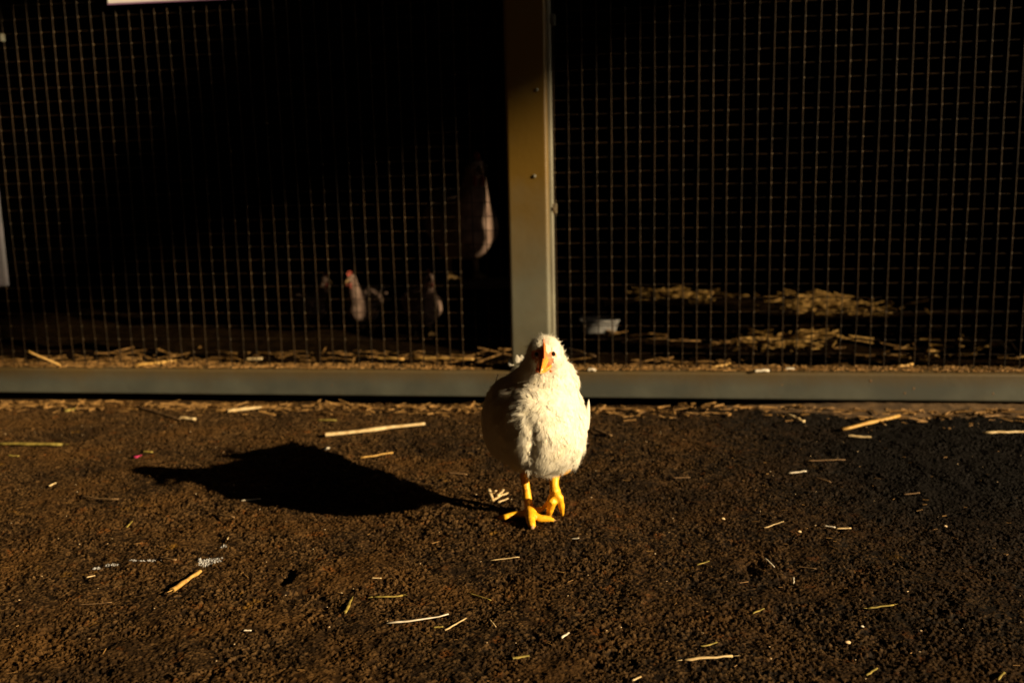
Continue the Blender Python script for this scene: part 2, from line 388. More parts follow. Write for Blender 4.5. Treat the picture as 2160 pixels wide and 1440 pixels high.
S_ = Vector((math.sin(PHI), math.cos(PHI), 0)); W_ = Vector((-math.cos(PHI), math.sin(PHI), 0))
def sunpt(s, t, dist=14.0): return S_*s-W_*dist+Vector((0, 0, t+dist*math.tan(EL)))
occluder_tree = thing('occluder_tree', 'unseen added occluder with a tapering limb shaped to shade the mesh', 'occluder_tree', sunpt(3.6, -14*math.tan(EL)))  # added out of view; its limb is shaped to shade the mesh
def tp(o): o.matrix_parent_inverse = Matrix.Translation(-occluder_tree.location); return o
tk = MB(); base = occluder_tree.location
tk.tube([base, base+Vector((0, 0, 2.5)), sunpt(3.2, .6), sunpt(2.6, 1.35)], [.42, .36, .34, .34], 12)
tp(tk.build('trunk', M['bark'], occluder_tree, smooth=True))
lb = MB(); lb.tube([sunpt(2.7, 1.30), sunpt(2.1, 1.22), sunpt(1.8, 1.14), sunpt(1.7, 1.10), sunpt(1.63, 1.00), sunpt(1.57, .96), sunpt(1.51, .915), sunpt(1.455, .875), sunpt(1.39, .81), sunpt(1.2, .70)], [.34, .33, .26, .24, .22, .20, .17, .13, .07, .02], 12)
tp(lb.build('limb', M['bark'], occluder_tree, smooth=True))
cv = MB()
for i in range(2600):
    p = sunpt(3.6+random.gauss(0, 1.3), 2.6+abs(random.gauss(0, .9)))+W_*random.gauss(0, 1.2); a = Vector([random.gauss(0, 1) for _ in range(3)]).normalized()
    b2 = a.orthogonal().normalized(); c2 = a.cross(b2); s = .12
    cv.add([p+b2*s, p+c2*s*.6, p-b2*s, p-c2*s*.6], [(0, 1, 2, 3)])
tp(cv.build('crown', M['leaf'], occluder_tree))
hd = MB()
for i in range(9000):
    s = random.uniform(-9, 9); t = random.random()**.6; hz = (13*math.tan(EL)-.35)*t+.15*math.sin(s*2)
    p = S_*s-W_*(13+random.uniform(0, 1.4))+Vector((0, 0, max(.1, hz))); a = Vector([random.gauss(0, 1) for _ in range(3)]).normalized()
    b2 = a.orthogonal().normalized(); c2 = a.cross(b2); q = .16
    hd.add([p+b2*q, p+c2*q*.6, p-b2*q, p-c2*q*.6], [(0, 1, 2, 3)])
tag(hd.build('hedge_blocker', M['leaf']), 'unseen green foliage screen added to limit the low sky', 'hedge_blocker')  # foliage added out of view to cut low sky light

# ------------------------------------------------------------------ concrete strip under the right of the rail
nu_, nv_ = 260, 40; v = []; 
for j in range(nv_+1):
    for i in range(nu_+1):
        u = .30+1.55*i/nu_; t = j/nv_; rp = min(1, max(0, (u-.32)/.30))**.8
        k_ = .004+.066*rp+.012*mnoise.noise(Vector((u*14, 0, 3)))
        o = -.01+(.034+k_)*t
        z = -.003+.0155*rp*(1-t**2.5)+.0022*mnoise.noise(Vector((u*60, t*5, 1)))*(1-t)+.0015*mnoise.noise(Vector((u*150, t*12, 1)))-.004*t**6
        v.append(tuple(fen(u, z, o)))
f = [(j*(nu_+1)+i, j*(nu_+1)+i+1, (j+1)*(nu_+1)+i+1, (j+1)*(nu_+1)+i) for j in range(nv_) for i in range(nu_)]
tag(obj('concrete_strip', npmesh('concrete_strip', v, f), M['conc']), kind='structure')

# ------------------------------------------------------------------ loose straw
def straw_mb(mb, p0, p1, r, hollow=False, bend=0.0, taper=.8, node=False, fray=0, seg=6, sides=9, flat=.65):
    p0 = Vector(p0); p1 = Vector(p1); d = p1-p0; L_ = d.length; s = d.cross(Vector((0, 0, 1))).normalized()
    pts = []; rad = []
    for i in range(seg+1):
        t = i/seg; pts.append(p0+d*t+s*bend*L_*math.sin(math.pi*t)+s*random.gauss(0, .03)*L_*.3+Vector((0, 0, random.gauss(0, .12)*r)))
        rr = r*(1-(1-taper)*t)*(1+random.gauss(0, .10))
        if node and i == seg//2: rr *= 1.25
        rad.append(rr)
    mb.tube(pts, rad, sides, flat, caps=not hollow)
    if hollow:
        mb.tube(pts, [q*.68 for q in rad], sides, flat, caps=False)
        dd = (pts[0]-pts[1]).normalized(); mb.tube([pts[0]+dd*.0002, pts[0]+dd*.0004], [rad[0], rad[0]*.68], sides, flat, caps=False)
    for k in range(fray):
        e = pts[-1] if k % 2 else pts[0]; dr = d.normalized()*(1 if k % 2 else -1)
        q = e+dr*r*random.uniform(2, 5)+s*random.gauss(0, 1.2)*r+Vector((0, 0, random.uniform(0, 1)*r))
        mb.tube([e-dr*r, (e+q)/2, q], [r*.4, r*.3, r*.08], 4, .5)
def rest(a, b, r):
    n = 8; za = max(gh(a.x+(b.x-a.x)*t/n, a.y+(b.y-a.y)*t/n, 1) for t in range(n//2+1)); zb_ = max(gh(a.x+(b.x-a.x)*t/n, a.y+(b.y-a.y)*t/n, 1) for t in range(n//2, n+1))
    return Vector((a.x, a.y, za+r*.55)), Vector((b.x, b.y, zb_+r*.55))
G = 'loose straw pieces scattered on the asphalt'
ST = [
 (686,923,896,900,13,'pale','long thick pale straw stalk lying right behind the bird\'s shadow',dict(node=True,hollow=True,taper=.75,bend=.02)),
 (760,967,829,957,6,'golden','slim straw piece just below the long thick stalk behind the shadow',{}),
 (364,1251,423,1209,15,'golden','short thick golden hollow straw tube in the left foreground by the white smear',dict(hollow=True,taper=.6,fray=1,flat=.8)),
 (815,1317,946,1297,6,'white','wavy bleached root-like strip in the centre foreground',dict(bend=.05,taper=.7)),
 (939,1329,983,1303,5,'pale','thin diagonal straw right of the wavy bleached strip',{}),
 (914,1325,935,1324,6,'olive','stubby straw bit between the wavy strip and the thin diagonal straw',{}),
 (788,1266,850,1260,6,'olive','frayed flat straw above the wavy bleached strip',dict(fray=4,bend=.04)),
 (728,1297,742,1268,9,'olive','short wide olive straw fragment left of the frayed straw',dict(fray=2)),
 (1081,1397,1117,1391,8,'olive','blunt tan straw stub at the bottom centre',dict(hollow=True)),
 (1184,1353,1200,1343,7,'white','small white straw chip right of centre in the foreground',{}),
 (1441,1400,1545,1391,8,'pale','long two-toned straw with a white end in the right foreground',dict(fray=2,node=True)),
 (1478,1372,1512,1362,5,'olive','small bent straw just above the long two-toned straw',dict(bend=.06)),
 (1827,1428,1850,1411,6,'olive','greenish straw slanting at the bottom right',{}),
 (2104,1437,2118,1424,6,'olive','straw tip by the bottom right corner',{}),
 (1587,1293,1612,1283,5,'olive','tiny green straw sliver in the right foreground',{}),
 (1829,1284,1885,1278,6,'olive','ragged greenish straw on the fine gravelly area at right',dict(fray=4)),
 (1613,1180,1633,1197,4,'white','white splinter slanting down to the right, right of the bird',{}),
 (1674,1217,1674,1230,3,'white','very short upright pale splinter right of the slanting white one',{}),
 (1612,1117,1653,1106,4,'pale','pale straw with a thick end right of the bird\'s feet',dict(taper=.4)),
 (1738,1115,1762,1118,5,'white','white flake next to a thin straw right of the bird',{}),
 (1762,1121,1795,1120,5,'pale','thin straw whose left end touches a white flake',{}),
 (1662,1002,1701,998,5,'white','bleached straw alone on the dark ground right of the bird',{}),
 (1681,1196,1722,1201,3,'brown','thin brown stem near the white splinter on the right',{}),
 (1419,1012,1456,1010,4,'brown','dull brown straw a little right of the bird\'s belly',{}),
 (-12,936,132,939,10,'olive','thick yellow-green straw entering at the left edge',dict(fray=3,node=True,taper=.9)),
 (482,869,551,862,12,'pale','bright thick straw near the rail above the shadow',dict(hollow=True)),
 (378,886,413,889,10,'pale','bright straw stub at the end of a dark stem near the left rail',{}),
 (290,860,380,888,6,'brown','dark stem leading to the bright stub near the left rail',{}),
 (669,890,710,891,6,'olive','short dull straw above the left end of the long thick stalk',{}),
 (508,1057,550,1052,5,'white','whitish straw just below the bird\'s shadow',{}),
 (104,1028,119,1022,5,'pale','small pale straw bit on the left of the yard',{}),
 (183,1221,201,1217,4,'pale','tiny straw bit left of the golden tube',{}),
 (163,1276,236,1272,3,'brown','hair-thin brown stem below the tiny bit on the left',{}),
 (514,1338,531,1337,5,'white','white straw chip in the left foreground below the golden tube',{}),
 (988,1247,1036,1262,4,'olive','greenish stem with a hooked end in front of the bird',dict(fray=1)),
 (1034,1183,1096,1176,3,'pale','fine straight straw lying in front of the bird\'s feet',{}),
 (784,1227,805,1227,4,'pale','small pale straw bit beside the smooth lump',{}),
 (1033,1309,1046,1326,4,'pale','little straw slanting down right of the thin diagonal straw',{}),
 (1205,1140,1221,1141,4,'white','white dash-like bit just right below the bird\'s feet',{}),
 (2075,917,2175,912,8,'pale','long pale straw cut by the right edge below the concrete strip',{}),
 (1790,921,1838,924,10,'pale','bright short straw below the long golden one at right',dict(hollow=True)),
 (1775,906,1897,880,12,'golden','long golden straw lying on the edge of the concrete strip',dict(node=True,taper=.8)),
 (1661,879,1695,894,10,'pale','pale straw chip in the litter below the right rail',{}),
 (1700,978,1783,974,4,'brown','thin dull straw on the dark ground far right',{}),
 (945,999,986,1001,5,'brown','dull straw fragment left of the bird\'s legs',{}),
 (1250,910,1290,926,7,'brown','brown straw just right of the bird under the rail',{}),
 (1333,1440,1352,1434,6,'pale','pale straw bit cut by the bottom edge right of centre',{}),
 (683,951,694,947,8,'white','white crumb of straw left of the slim straw piece',{}),
 (302,954,322,955,6,'olive','small olive straw bit above the pink petal',{}),
 (137,869,160,864,9,'olive','blurred golden straw bit in front of the left rail',{}),
 (18,960,40,961,5,'olive','dull yellow straw bit under the thick straw at the left edge',{}),
 (480,1140,482,1136,3,'pale','minute pale speck of straw below the shadow',{}),
 (267,1113,280,1102,4,'olive','tiny slanting golden straw bit left of the shadow\'s lower edge',{}),
 (1905,1046,1940,1043,4,'brown','dim brown straw far right',{}),
 (1720,1010,1752,1020,5,'brown','small rusty straw beside the bleached one at right',{}),
 (1470,1190,1496,1182,4,'olive','thin yellow straw left of the white splinter',{}),
]
for (x0, y0, x1, y1, wd, mk, lab, kw) in ST:
    a, b2 = gnd(x0, y0), gnd(x1, y1); r = wd/2*((a.y+b2.y)/2)/F
    r = max(r, .0007); a, b2 = rest(a, b2, r); mb = MB(); straw_mb(mb, a, b2, r, **kw)
    c = (a+b2)/2; tag(mb.build('straw', M[mk], smooth=True, loc=c), lab, 'straw', G)
# tuft by the foot, made of crushed stems that hang together
mb = MB(); c = gnd(1050, 1050)
for (x0, y0, x1, y1, wd, z0, z1) in ((1031,1031,1041,1056,8,.012,.003),(1034,1055,1071,1039,9,.003,.004),(1050,1059,1071,1051,7,.002,.003),(1048,1046,1062,1032,10,.006,.012),(1040,1040,1046,1034,8,.008,.014)):
    a = gnd(x0, y0, z0); b2 = gnd(x1, y1, z1); straw_mb(mb, a, b2, wd/2*1.3/F, flat=.5, sides=7)
tag(mb.build('straw_tuft', M['pale'], smooth=True, loc=c), 'crushed pale straw tuft standing beside the bird\'s left leg', 'straw')
# twigs
for (x0, y0, x1, y1, wd, lab) in ((165,1047,250,1061,5,'dark brown stick with a long shadow on the left of the yard'), (460,1087,495,1101,6,'short dark twig with a pale tip below the shadow'), (338,1183,372,1196,7,'dark crooked twig at the white smear')):
    a, b2 = gnd(x0, y0), gnd(x1, y1); a, b2 = rest(a, b2, .002); b2.z += .004; mb = MB(); straw_mb(mb, a, b2, wd/2*a.y/F, bend=.05)
    tag(mb.build('twig', M['brown'], smooth=True, loc=(a+b2)/2), lab, 'twig', 'small twigs on the asphalt')
# pebbles and crumbs
for (x0, y0, r, mk, lab) in ((1789,1352,.0035,'pebble','small pale pebble in the right foreground'), (1995,1110,.0026,'pebble','tiny pale pebble on the far right'), (1819,1317,.0022,'white','tiny round white pebble above the pale one'), (1687,1123,.003,'pale','little yellowish crumb right of the bird'), (1526,1097,.003,'pale','pale angular crumb of grit right of the bird\'s feet'), (620,1017,.0001,'pale',None)):
    if not lab: continue
    g = gnd(x0, y0); mb = MB(); z = gh(g.x, g.y, 1); mb.ell((0, 0, r*.2), (r*.95, r*.6, r*.45), nu=10, nv=7)
    mb.v = [tuple(Vector(q)*(1+.5*mnoise.noise(Vector(q)*500))) for q in mb.v]
    o = mb.build('pebble', M[mk], smooth=True); o.location = (g.x, g.y, z); tag(o, lab, 'pebble', 'small pebbles on the asphalt')
# petal
g = gnd(291, 967); mb = MB(); n = 12; z = gh(g.x, g.y, 3)+.0008
mb.add([Vector((0, 0, .002))]+[Vector((.0055*math.cos(t)*(1+.3*math.sin(2*t)), .006*math.sin(t), .0008+.002*abs(math.cos(t)))) for t in [2*math.pi*i/n for i in range(n)]], [(0, i+1, (i+1) % n+1) for i in range(n)])
o = mb.build('petal', M['pink'], smooth=True); o.location = (g.x, g.y, z); tag(o, 'pink petal lying above the far end of the bird\'s shadow', 'petal')
sm = o.modifiers.new('thickness', 'SOLIDIFY'); sm.thickness = .0003
# dropping: a thin chalky smear that follows the grain of the asphalt
SM = [('thick white chalky bird dropping right above the short golden hollow tube', ((452,1182,26,7,1), (428,1186,18,8,.9))),
      ('small white dropping fleck just above the thick dropping', ((470,1155,14,4,.5),)),
      ('faint white dropping streak left of the thick dropping', ((320,1187,34,3,.5), (290,1189,30,3,.5))),
      ('faint chalky dropping trace at the far left end of the white smears', ((236,1194,28,3,.6), (205,1200,20,4,.6)))]
for lab, els in SM:
    vv = []; fq = []; done = set()
    for (px, py, rx, ry, dens) in els:
        a = gnd(px-rx, py); b2 = gnd(px+rx, py); cc = gnd(px, py); wy = abs(gnd(px, py-ry).y-gnd(px, py+ry).y)/2; wx = (b2.x-a.x)/2
        i0 = int((cc.y-wy-GY0)/GS); i1 = int((cc.y+wy-GY0)/GS)+1; j0 = int((cc.x-wx-GX0)/GS); j1 = int((cc.x+wx-GX0)/GS)+1
        for i in range(i0, i1+1):
            for j in range(j0, j1+1):
                x, y = gx[j], gy[i]; q = ((x-cc.x)/wx)**2+((y-cc.y)/wy)**2
                if q > dens*(mnoise.noise(Vector((x*170, y*260, 0)))*.9+.55)+.05 or (i, j) in done: continue
                if mnoise.noise(Vector((x*700, y*700, 3))) < -.15: continue
                done.add((i, j)); n_ = len(vv); vv += [(gx[j+dj], gy[i+di], HT[i+di, j+dj]+.00018) for di, dj in ((0, 0), (0, 1), (1, 1), (1, 0))]; fq.append((n_, n_+1, n_+2, n_+3))
    if vv:
        c_ = np.mean(np.array(vv), 0); o = obj('dropping', npmesh('dropping', np.array(vv)-c_, fq), M['lime'], loc=tuple(c_)); tag(o, lab, 'dropping', 'white droppings on the asphalt')

# litter too fine to count
def litter(name, n, sampler, rmin, rmax, lmin, lmax, mt, label, tilt=.25, cat='straw'):
    V = []; Fc = []
    for i in range(n):
        p = sampler()
        if p is None: continue
        L_ = random.uniform(lmin, lmax)*random.random()**.5; r = random.uniform(rmin, rmax); a = random.uniform(0, math.pi) if random.random() < .4 else random.gauss(0, .45)-.12
        d = Vector((math.cos(a), math.sin(a), random.gauss(0, tilt)*.5)).normalized(); s = Vector((-math.sin(a), math.cos(a), 0))
        p = p+Vector((0, 0, abs(d.z)*L_/2+r*.5)); u_ = s.cross(d)*(-1)
        k = len(V)
        for e in (-1, 1):
            for (cs, sn) in ((1, 0), (.5, .6), (-.5, .6), (-1, 0), (0, -.5)):
                V.append(tuple(p+d*e*L_/2+s*cs*r+Vector((0, 0, 1))*sn*r))
        Fc += [(k+q, k+(q+1) % 5, k+5+(q+1) % 5, k+5+q) for q in range(5)]
        Fc += [(k, k+1, k+2, k+3), (k+8, k+7, k+6, k+5)]
    o = obj(name, npmesh(name, V, Fc, False), mt); tag(o, label, cat, kind='stuff'); return o
def s_rail():
    u = random.uniform(-1.25, 1.0); dens = .55+.6*mnoise.noise(Vector((u*5, 0, 2)))
    if random.random() > max(.12, dens): return None
    o = .035+abs(random.gauss(0, .035)); p = fen(u, 0, o); p.z = gh(p.x, p.y, 2)+(.004 if u > .3 and o < .08 else 0)
    return p
litter('straw_litter', 2000, s_rail, .0006, .0026, .004, .036, M['litter'], 'broken brown straw litter gathered along the foot of the rail')
def s_yard():
    x = random.uniform(-1.05, .95); y = random.uniform(.72, 1.8); return Vector((x, y, gh(x, y, 1)))
litter('chaff', 520, s_yard, .0002, .0007, .002, .011, M['litter'], 'tiny straw chaff sprinkled over the asphalt', .1)
litter('grit', 260, s_yard, .0004, .0010, .001, .0022, M['pebble'], 'tiny pale grit grains sprinkled over the asphalt', .3, 'grit')
def fz(p):
    u = (p-FO).dot(EX); o = (p-FO).dot(EN); return .036+.012*mnoise.noise(Vector((u*9, o*9, 0)))+.014*mnoise.noise(Vector((u*3, o*3, 5)))
def s_bed():
    u = random.uniform(-1.3, 1.3); o = -.05-random.random()**2*(.6 if u > .1 else .22)
    if random.random() > .5+.9*mnoise.noise(Vector((u*4, o*6, 9))): return None
    p = fen(u, 0, o); p.z = fz(p)+.004; return p
litter('bedding_straw', 2000, s_bed, .001, .0025, .02, .08, M['litter'], 'straw bedding spread on the coop floor just behind the mesh')
def s_top():
    u = random.uniform(-1.3, 1.1); p = fen(u, .0655, random.uniform(-.03, .02)); return p
litter('rail_dust', 4200, s_top, .0008, .002, .002, .012, M['litter'], 'brown straw dust lying along the top of the steel rail', .1)
def pile(cx, cy, sx, sy, h):
    def f():
        g = gnd(cx+random.gauss(0, sx), cy+random.gauss(0, sy), .04); g.z = fz(g)+random.random()*h; return g
    return f
for (cx, cy, sx, sy, n, lab) in ((1425,631,42,12,330,'heap of straw catching light at the back of the coop, left one of two'), (1740,648,75,8,300,'long strip of straw catching light at the back of the coop, right one'), (1670,728,55,12,200,'straw heap catching light in the middle of the coop floor'), (2010,755,60,8,50,'sparse straw behind the mesh near the right edge')):
    litter('straw_heap', int(n*.75), pile(cx, cy, sx, sy, .03), .001, .0035, .012, .07, M['heap'], lab)
# straws one can tell apart inside and on the rail
for (x0, y0, x1, y1, wd, z0, z1, mk, lab) in (
  (60,742,128,772,7,.10,.066,'golden','golden stem leaning on the wire mesh at the far left'),
  (285,773,372,762,10,.066,.070,'golden','golden straw lying on the rail top at left'),
  (520,760,553,759,12,.055,.055,'pale','bright straw stub just behind the left mesh'),
  (790,757,852,759,11,.055,.055,'golden','thick golden straw behind the mesh left of the post'),
  (865,757,1000,758,9,.055,.055,'golden','long golden straw behind the mesh ending near the post'),
  (1195,735,1255,752,6,.05,.05,'brown','brown straw behind the mesh right above the bird\'s back'),
  (1590,784,1622,783,9,.0665,.0665,'white','white chip on the rail top right of the bird'),
  (1655,779,1675,779,8,.0665,.0665,'white','smaller white chip on the rail top'),
  (1240,781,1256,781,10,.0665,.0665,'white','round whitish crumb on the rail top just right of the bird'),
  (1890,775,1925,769,8,.066,.068,'golden','golden straw on the rail top at right'),
  (1500,776,1540,768,7,.066,.068,'golden','golden straw poking through the mesh bottom at centre right'),
  (1955,742,1990,740,9,.05,.05,'golden','golden straw on the coop floor at the far right')):
    a, b2 = gnd(x0, y0, z0), gnd(x1, y1, z1); r = wd/2*a.y/F; mb = MB(); straw_mb(mb, a+Vector((0, 0, r*.4)), b2+Vector((0, 0, r*.4)), r)
    tag(mb.build('straw', M[mk], smooth=True, loc=(a+b2)/2), lab, 'straw', 'straws on and behind the rail')
# two small feathers at the right, caught at the mesh
for (x0, y0, x1, y1, wd, lab) in ((2108,722,2132,738,10,'small greyish feather behind the mesh near the right edge'), (2134,722,2150,744,14,'small white feather behind the mesh at the right edge')):
    a, b2 = at(x0, y0, 1.86), at(x1, y1, 1.86); mb = MB(); r = wd/2*1.86/F
    mb.tube([a, a.lerp(b2, .35), a.lerp(b2, .7), b2], [r*.15, r*.55, r, r*.3], 8, .35); mb.tube([a+(a-b2)*.25, a], r*.08, 5)
    tag(mb.build('feather', M['feather'], smooth=True, loc=(a+b2)/2), lab, 'feather', 'small feathers behind the mesh')

# ------------------------------------------------------------------ sign, container, panel
u0s, z0s = onfence(228, 9, .006); u1s, _ = onfence(511, 12, .006)
sg = thing('sign', 'white sign plate on the mesh at the top left, only its lower edge in view', 'sign', fen((u0s+u1s)/2, z0s, .006))
def sp_(o): o.matrix_parent_inverse = Matrix.Translation(-sg.location); return o
sp_(MB().box(u0s, u1s, .004, .009, z0s, z0s+.17, fm).build('plate', M['sign'], sg, bevel=.0015))
sp_(MB().box(u0s, u1s-.001, .0035, .0094, z0s-.0016, z0s-.0001, fm).build('edge_trim', M['purple'], sg))
sp_(MB().ell(fen(u1s-.012, z0s+.009, .0095), (.0035, .002, .0035), nu=10, nv=6).build('screw', M['plast'], sg, smooth=True))
# white container on the floor
d = 2.38; a = at(1226, 722, d); b2 = at(1301, 722, d); t = at(1265, 671, d)
ct = thing('plastic_tub', 'small whitish plastic tub standing on the coop floor right of the post', 'tub', ((a.x+b2.x)/2, d, fz(Vector((a.x, d, 0)))))
wx = (b2.x-a.x)/2; hz = t.z-ct.location.z
mb = MB(); n = 4
def ring(w1, dp, z): return [Vector((-w1, -dp, z)), Vector((w1, -dp, z)), Vector((w1, dp, z)), Vector((-w1, dp, z))]
rs = [ring(wx*.86, .03, 0), ring(wx*.98, .036, hz*.85), ring(wx*.90, .032, hz*.85), ring(wx*.8, .027, .004)]
v = sum(rs, []); f = []
for q in range(3):
    for k in range(4): f.append((q*4+k, q*4+(k+1) % 4, (q+1)*4+(k+1) % 4, (q+1)*4+k))
f += [(3, 2, 1, 0), (12, 13, 14, 15)]
mb.add(v, f); mb.build('container', M['tub'], ct, bevel=.004)
mb = MB(); 
for q in (-1, 1): mb.box(-wx, wx, q*.036-.004, q*.036+.002, hz*.86, hz)
for q in (-1, 1): mb.box(q*wx-.004, q*wx+.004, -.032, .032, hz*.86+.0005, hz-.0005)
mb.build('rim', M['tub'], ct, bevel=.002)
# pale panel at the left edge
a = at(16, 605, 2.0); 
pn = thing('hanging_panel', 'pale whitish panel hanging behind the mesh at the left edge', 'panel', (a.x-.08, 2.0, a.z))
MB().box(-.10, .08, 0, .012, 0, .5).build('sheet', M['grey'], pn, bevel=.004)
MB().box(-.10, .083, -.003, .014, .5, .515).build('hanging_bar', M['galv'], pn, bevel=.002)

# ------------------------------------------------------------------ birds
def evalmesh(mb, voxel, name):
    o = obj(name, mb.mesh(name)); md = o.modifiers.new('r', 'REMESH'); md.mode = 'VOXEL'; md.voxel_size = voxel
    dg = bpy.context.evaluated_depsgraph_get(); me = bpy.data.meshes.new_from_object(o.evaluated_get(dg)); bpy.data.objects.remove(o); return me
def smooth_mesh(me, it, wfun=None, fac=.5):
    n = len(me.vertices); v = np.empty(n*3, np.float32); me.vertices.foreach_get('co', v); v = v.reshape(-1, 3).astype(float)
    e = np.empty(len(me.edges)*2, np.int32); me.edges.foreach_get('vertices', e); e = e.reshape(-1, 2)
    deg = np.bincount(e.ravel(), minlength=n)[:, None]; w_ = wfun(v)[:, None] if wfun else 1.0
    for k in range(it):
        s = np.stack([np.bincount(e[:, 0], v[e[:, 1], c], n)+np.bincount(e[:, 1], v[e[:, 0], c], n) for c in range(3)], 1)/np.maximum(deg, 1)
        v += (s-v)*fac*w_
    me.vertices.foreach_set('co', v.astype(np.float32).ravel()); me.update(); return v

FEET = gnd(1120, 1094)
chick = thing('chick', 'young white chicken stepping towards the camera, right side sunlit, on the asphalt before the coop', 'chicken', (FEET.x, FEET.y, 0))
CP = Matrix.Translation(-Vector((FEET.x, FEET.y, 0)))
def kp(o): o.matrix_parent_inverse = CP; return o
mb = MB()
def E(px, py, d, rx, ry, rz, tilt=0, yaw=0):
    mb.ell(at(px, py, d), (rx, ry, rz), Matrix.Rotation(R(yaw), 3, 'Z') @ Matrix.Rotation(R(tilt), 3, 'X'), 28, 18)
E(1128, 876, 1.280, .061, .088, .054, 4, -8)          # trunk
E(1124, 880, 1.235, .061, .062, .060, 0)
E(1136, 900, 1.203, .047, .050, .053, 0)           # breast
E(1106, 925, 1.222, .033, .034, .034, 0)           # breast lobes either side of the crease
E(1165, 915, 1.215, .038, .036, .046, 0)
E(1068, 884, 1.26, .030, .066, .046, 4)            # folded wings
E(1190, 892, 1.26, .027, .070, .050, 8)
E(1092, 826, 1.27, .026, .036, .020, 0)
E(1175, 812, 1.25, .026, .045, .030, 0)
mb.tube([at(1136, 868, 1.24), at(1143, 815, 1.225), at(1147, 778, 1.212), at(1149, 752, 1.208)], [.054, .041, .028, .021], 18)
E(1149, 745, 1.205, .0195, .025, .0195, -25)       # head
E(1153, 758, 1.20, .0195, .022, .016, -25)         # cheeks
mb.tube([Vector((.032, 1.33, .148)), Vector((.042, 1.385, .150)), Vector((.046, 1.420, .156))], [.045, .024, .010], 14)   # tail
E(1180, 950, 1.262, .024, .034, .027, 0)           # thighs
E(1182, 978, 1.262, .016, .020, .014, 0)
E(1098, 945, 1.275, .026, .034, .026, 0)
E(1135, 960, 1.27, .040, .045, .018, 0)            # belly fluff
body_lo = .0
def TB(pts, rad): mb.tube([Vector(p) for p in pts], [q for q in rad], 14)
zt_ = .0036
A = lambda px, py, d: at(px, py, d)
Gd = lambda px, py, z=zt_: gnd(px, py, z)
# standing leg (image left)
an = Gd(1118, 1083, .010)
TB([A(1100, 965, 1.30), A(1105, 1000, 1.295), A(1110, 1030, 1.287), A(1114, 1060, 1.278), an], [.0095, .0062, .0052, .0058, .0074])
TB([an, Gd(1119, 1097, .0085), Gd(1122, 1108, .005), Gd(1123, 1116, .0022)], [.0068, .0060, .0050, .0022])
TB([an, Gd(1090, 1084, .007), Gd(1066, 1091, .0045), Gd(1049, 1091, .0028)], [.0058, .0044, .0046, .0022])
TB([an, Gd(1138, 1093, .006), Gd(1158, 1095, .0045), Gd(1174, 1100, .0025)], [.0058, .0050, .0048, .0020])
TB([an, Gd(1137, 1075, .0065), Gd(1152, 1070, .003)], [.0060, .0042, .0018])
# stepping leg (image right): heel up, toes hanging down to the ground
an2 = A(1171, 1038, 1.248)
TB([A(1180, 960, 1.27), A(1172, 985, 1.262), A(1169, 1008, 1.256), A(1169, 1024, 1.251), an2], [.012, .0085, .0064, .0058, .0076])
TB([an2, A(1165, 1056, 1.246), A(1160, 1076, 1.252), A(1155, 1096, 1.262)], [.0070, .0064, .0048, .0022])
TB([an2, A(1181, 1050, 1.248), A(1184, 1066, 1.254), A(1187, 1090, 1.264)], [.0060, .0050, .0044, .0018])
TB([an2, A(1158, 1056, 1.262), A(1146, 1072, 1.268), A(1130, 1091, 1.274)], [.0055, .0036, .0030, .0014])
TB([an2, A(1170, 1050, 1.268), A(1172, 1066, 1.276)], [.0045, .0032, .0014])
me = evalmesh(mb, .0016, 'body')
LEGZ = .0745
def wf(v):
    return np.clip((v[:, 2]-(LEGZ-.004))/.014, 0.04, 1)
v = smooth_mesh(me, 40, wf)
# lumps, creases of the plumage
nv0 = len(me.vertices); nrm = np.empty(nv0*3, np.float32); me.vertices.foreach_get('normal', nrm); nrm = nrm.reshape(-1, 3)
cr = at(1118, 900, 1.17)
for i in range(nv0):
    p = v[i]
    if p[2] < LEGZ: continue
    q = Vector(p); hd_ = 1 if p[2] > .205 and p[1] < 1.25 else 0
    amp = .0007 if hd_ else .0014
    s = mnoise.noise(q*Vector((60, 60, 34)).x*.9)*amp+mnoise.noise(Vector((q.x*150, q.y*150, q.z*80)))*amp*.45
    if p[1] < 1.22 and .095 < p[2] < .165: s -= .0075*math.exp(-((p[0]-cr.x-.004*math.sin(p[2]*60))/.0065)**2)*math.exp(-((p[2]-.125)/.026)**2)
    v[i] = p+nrm[i]*s
me.vertices.foreach_set('co', v.astype(np.float32).ravel()); me.update(); v_body = v.copy()
cl = [Gd(1123, 1116, .0022), Gd(1049, 1091, .0028), Gd(1174, 1100, .0025), A(1155, 1096, 1.262), A(1187, 1090, 1.264), A(1130, 1091, 1.274)]
npoly = len(me.polygons); pc = np.empty(npoly*3, np.float32); me.polygons.foreach_get('center', pc); pc = pc.reshape(-1, 3)
mi = np.where(pc[:, 2] < LEGZ, 1, 0)
for c in cl: mi = np.where(np.linalg.norm(pc-np.array(c), axis=1) < .0042, 2, mi)
me.materials.append(M['down']); me.materials.append(M['leg']); me.materials.append(M['claw']); me.materials.append(M['skin'])
for q_, rr in ((at(1149, 762, 1.185), .0115), (at(1140, 752, 1.188), .010), (at(1160, 752, 1.188), .0085), (at(1167, 746, 1.190), .0050), (at(1131, 748, 1.190), .0065)):
    mi = np.where((np.linalg.norm(pc-np.array(q_), axis=1) < rr) & (mi == 0), 3, mi)
me.polygons.foreach_set('material_index', mi.astype(np.int32)); me.polygons.foreach_set('use_smooth', np.ones(npoly, bool))
bo = obj('body', me); bo.parent = chick; kp(bo)

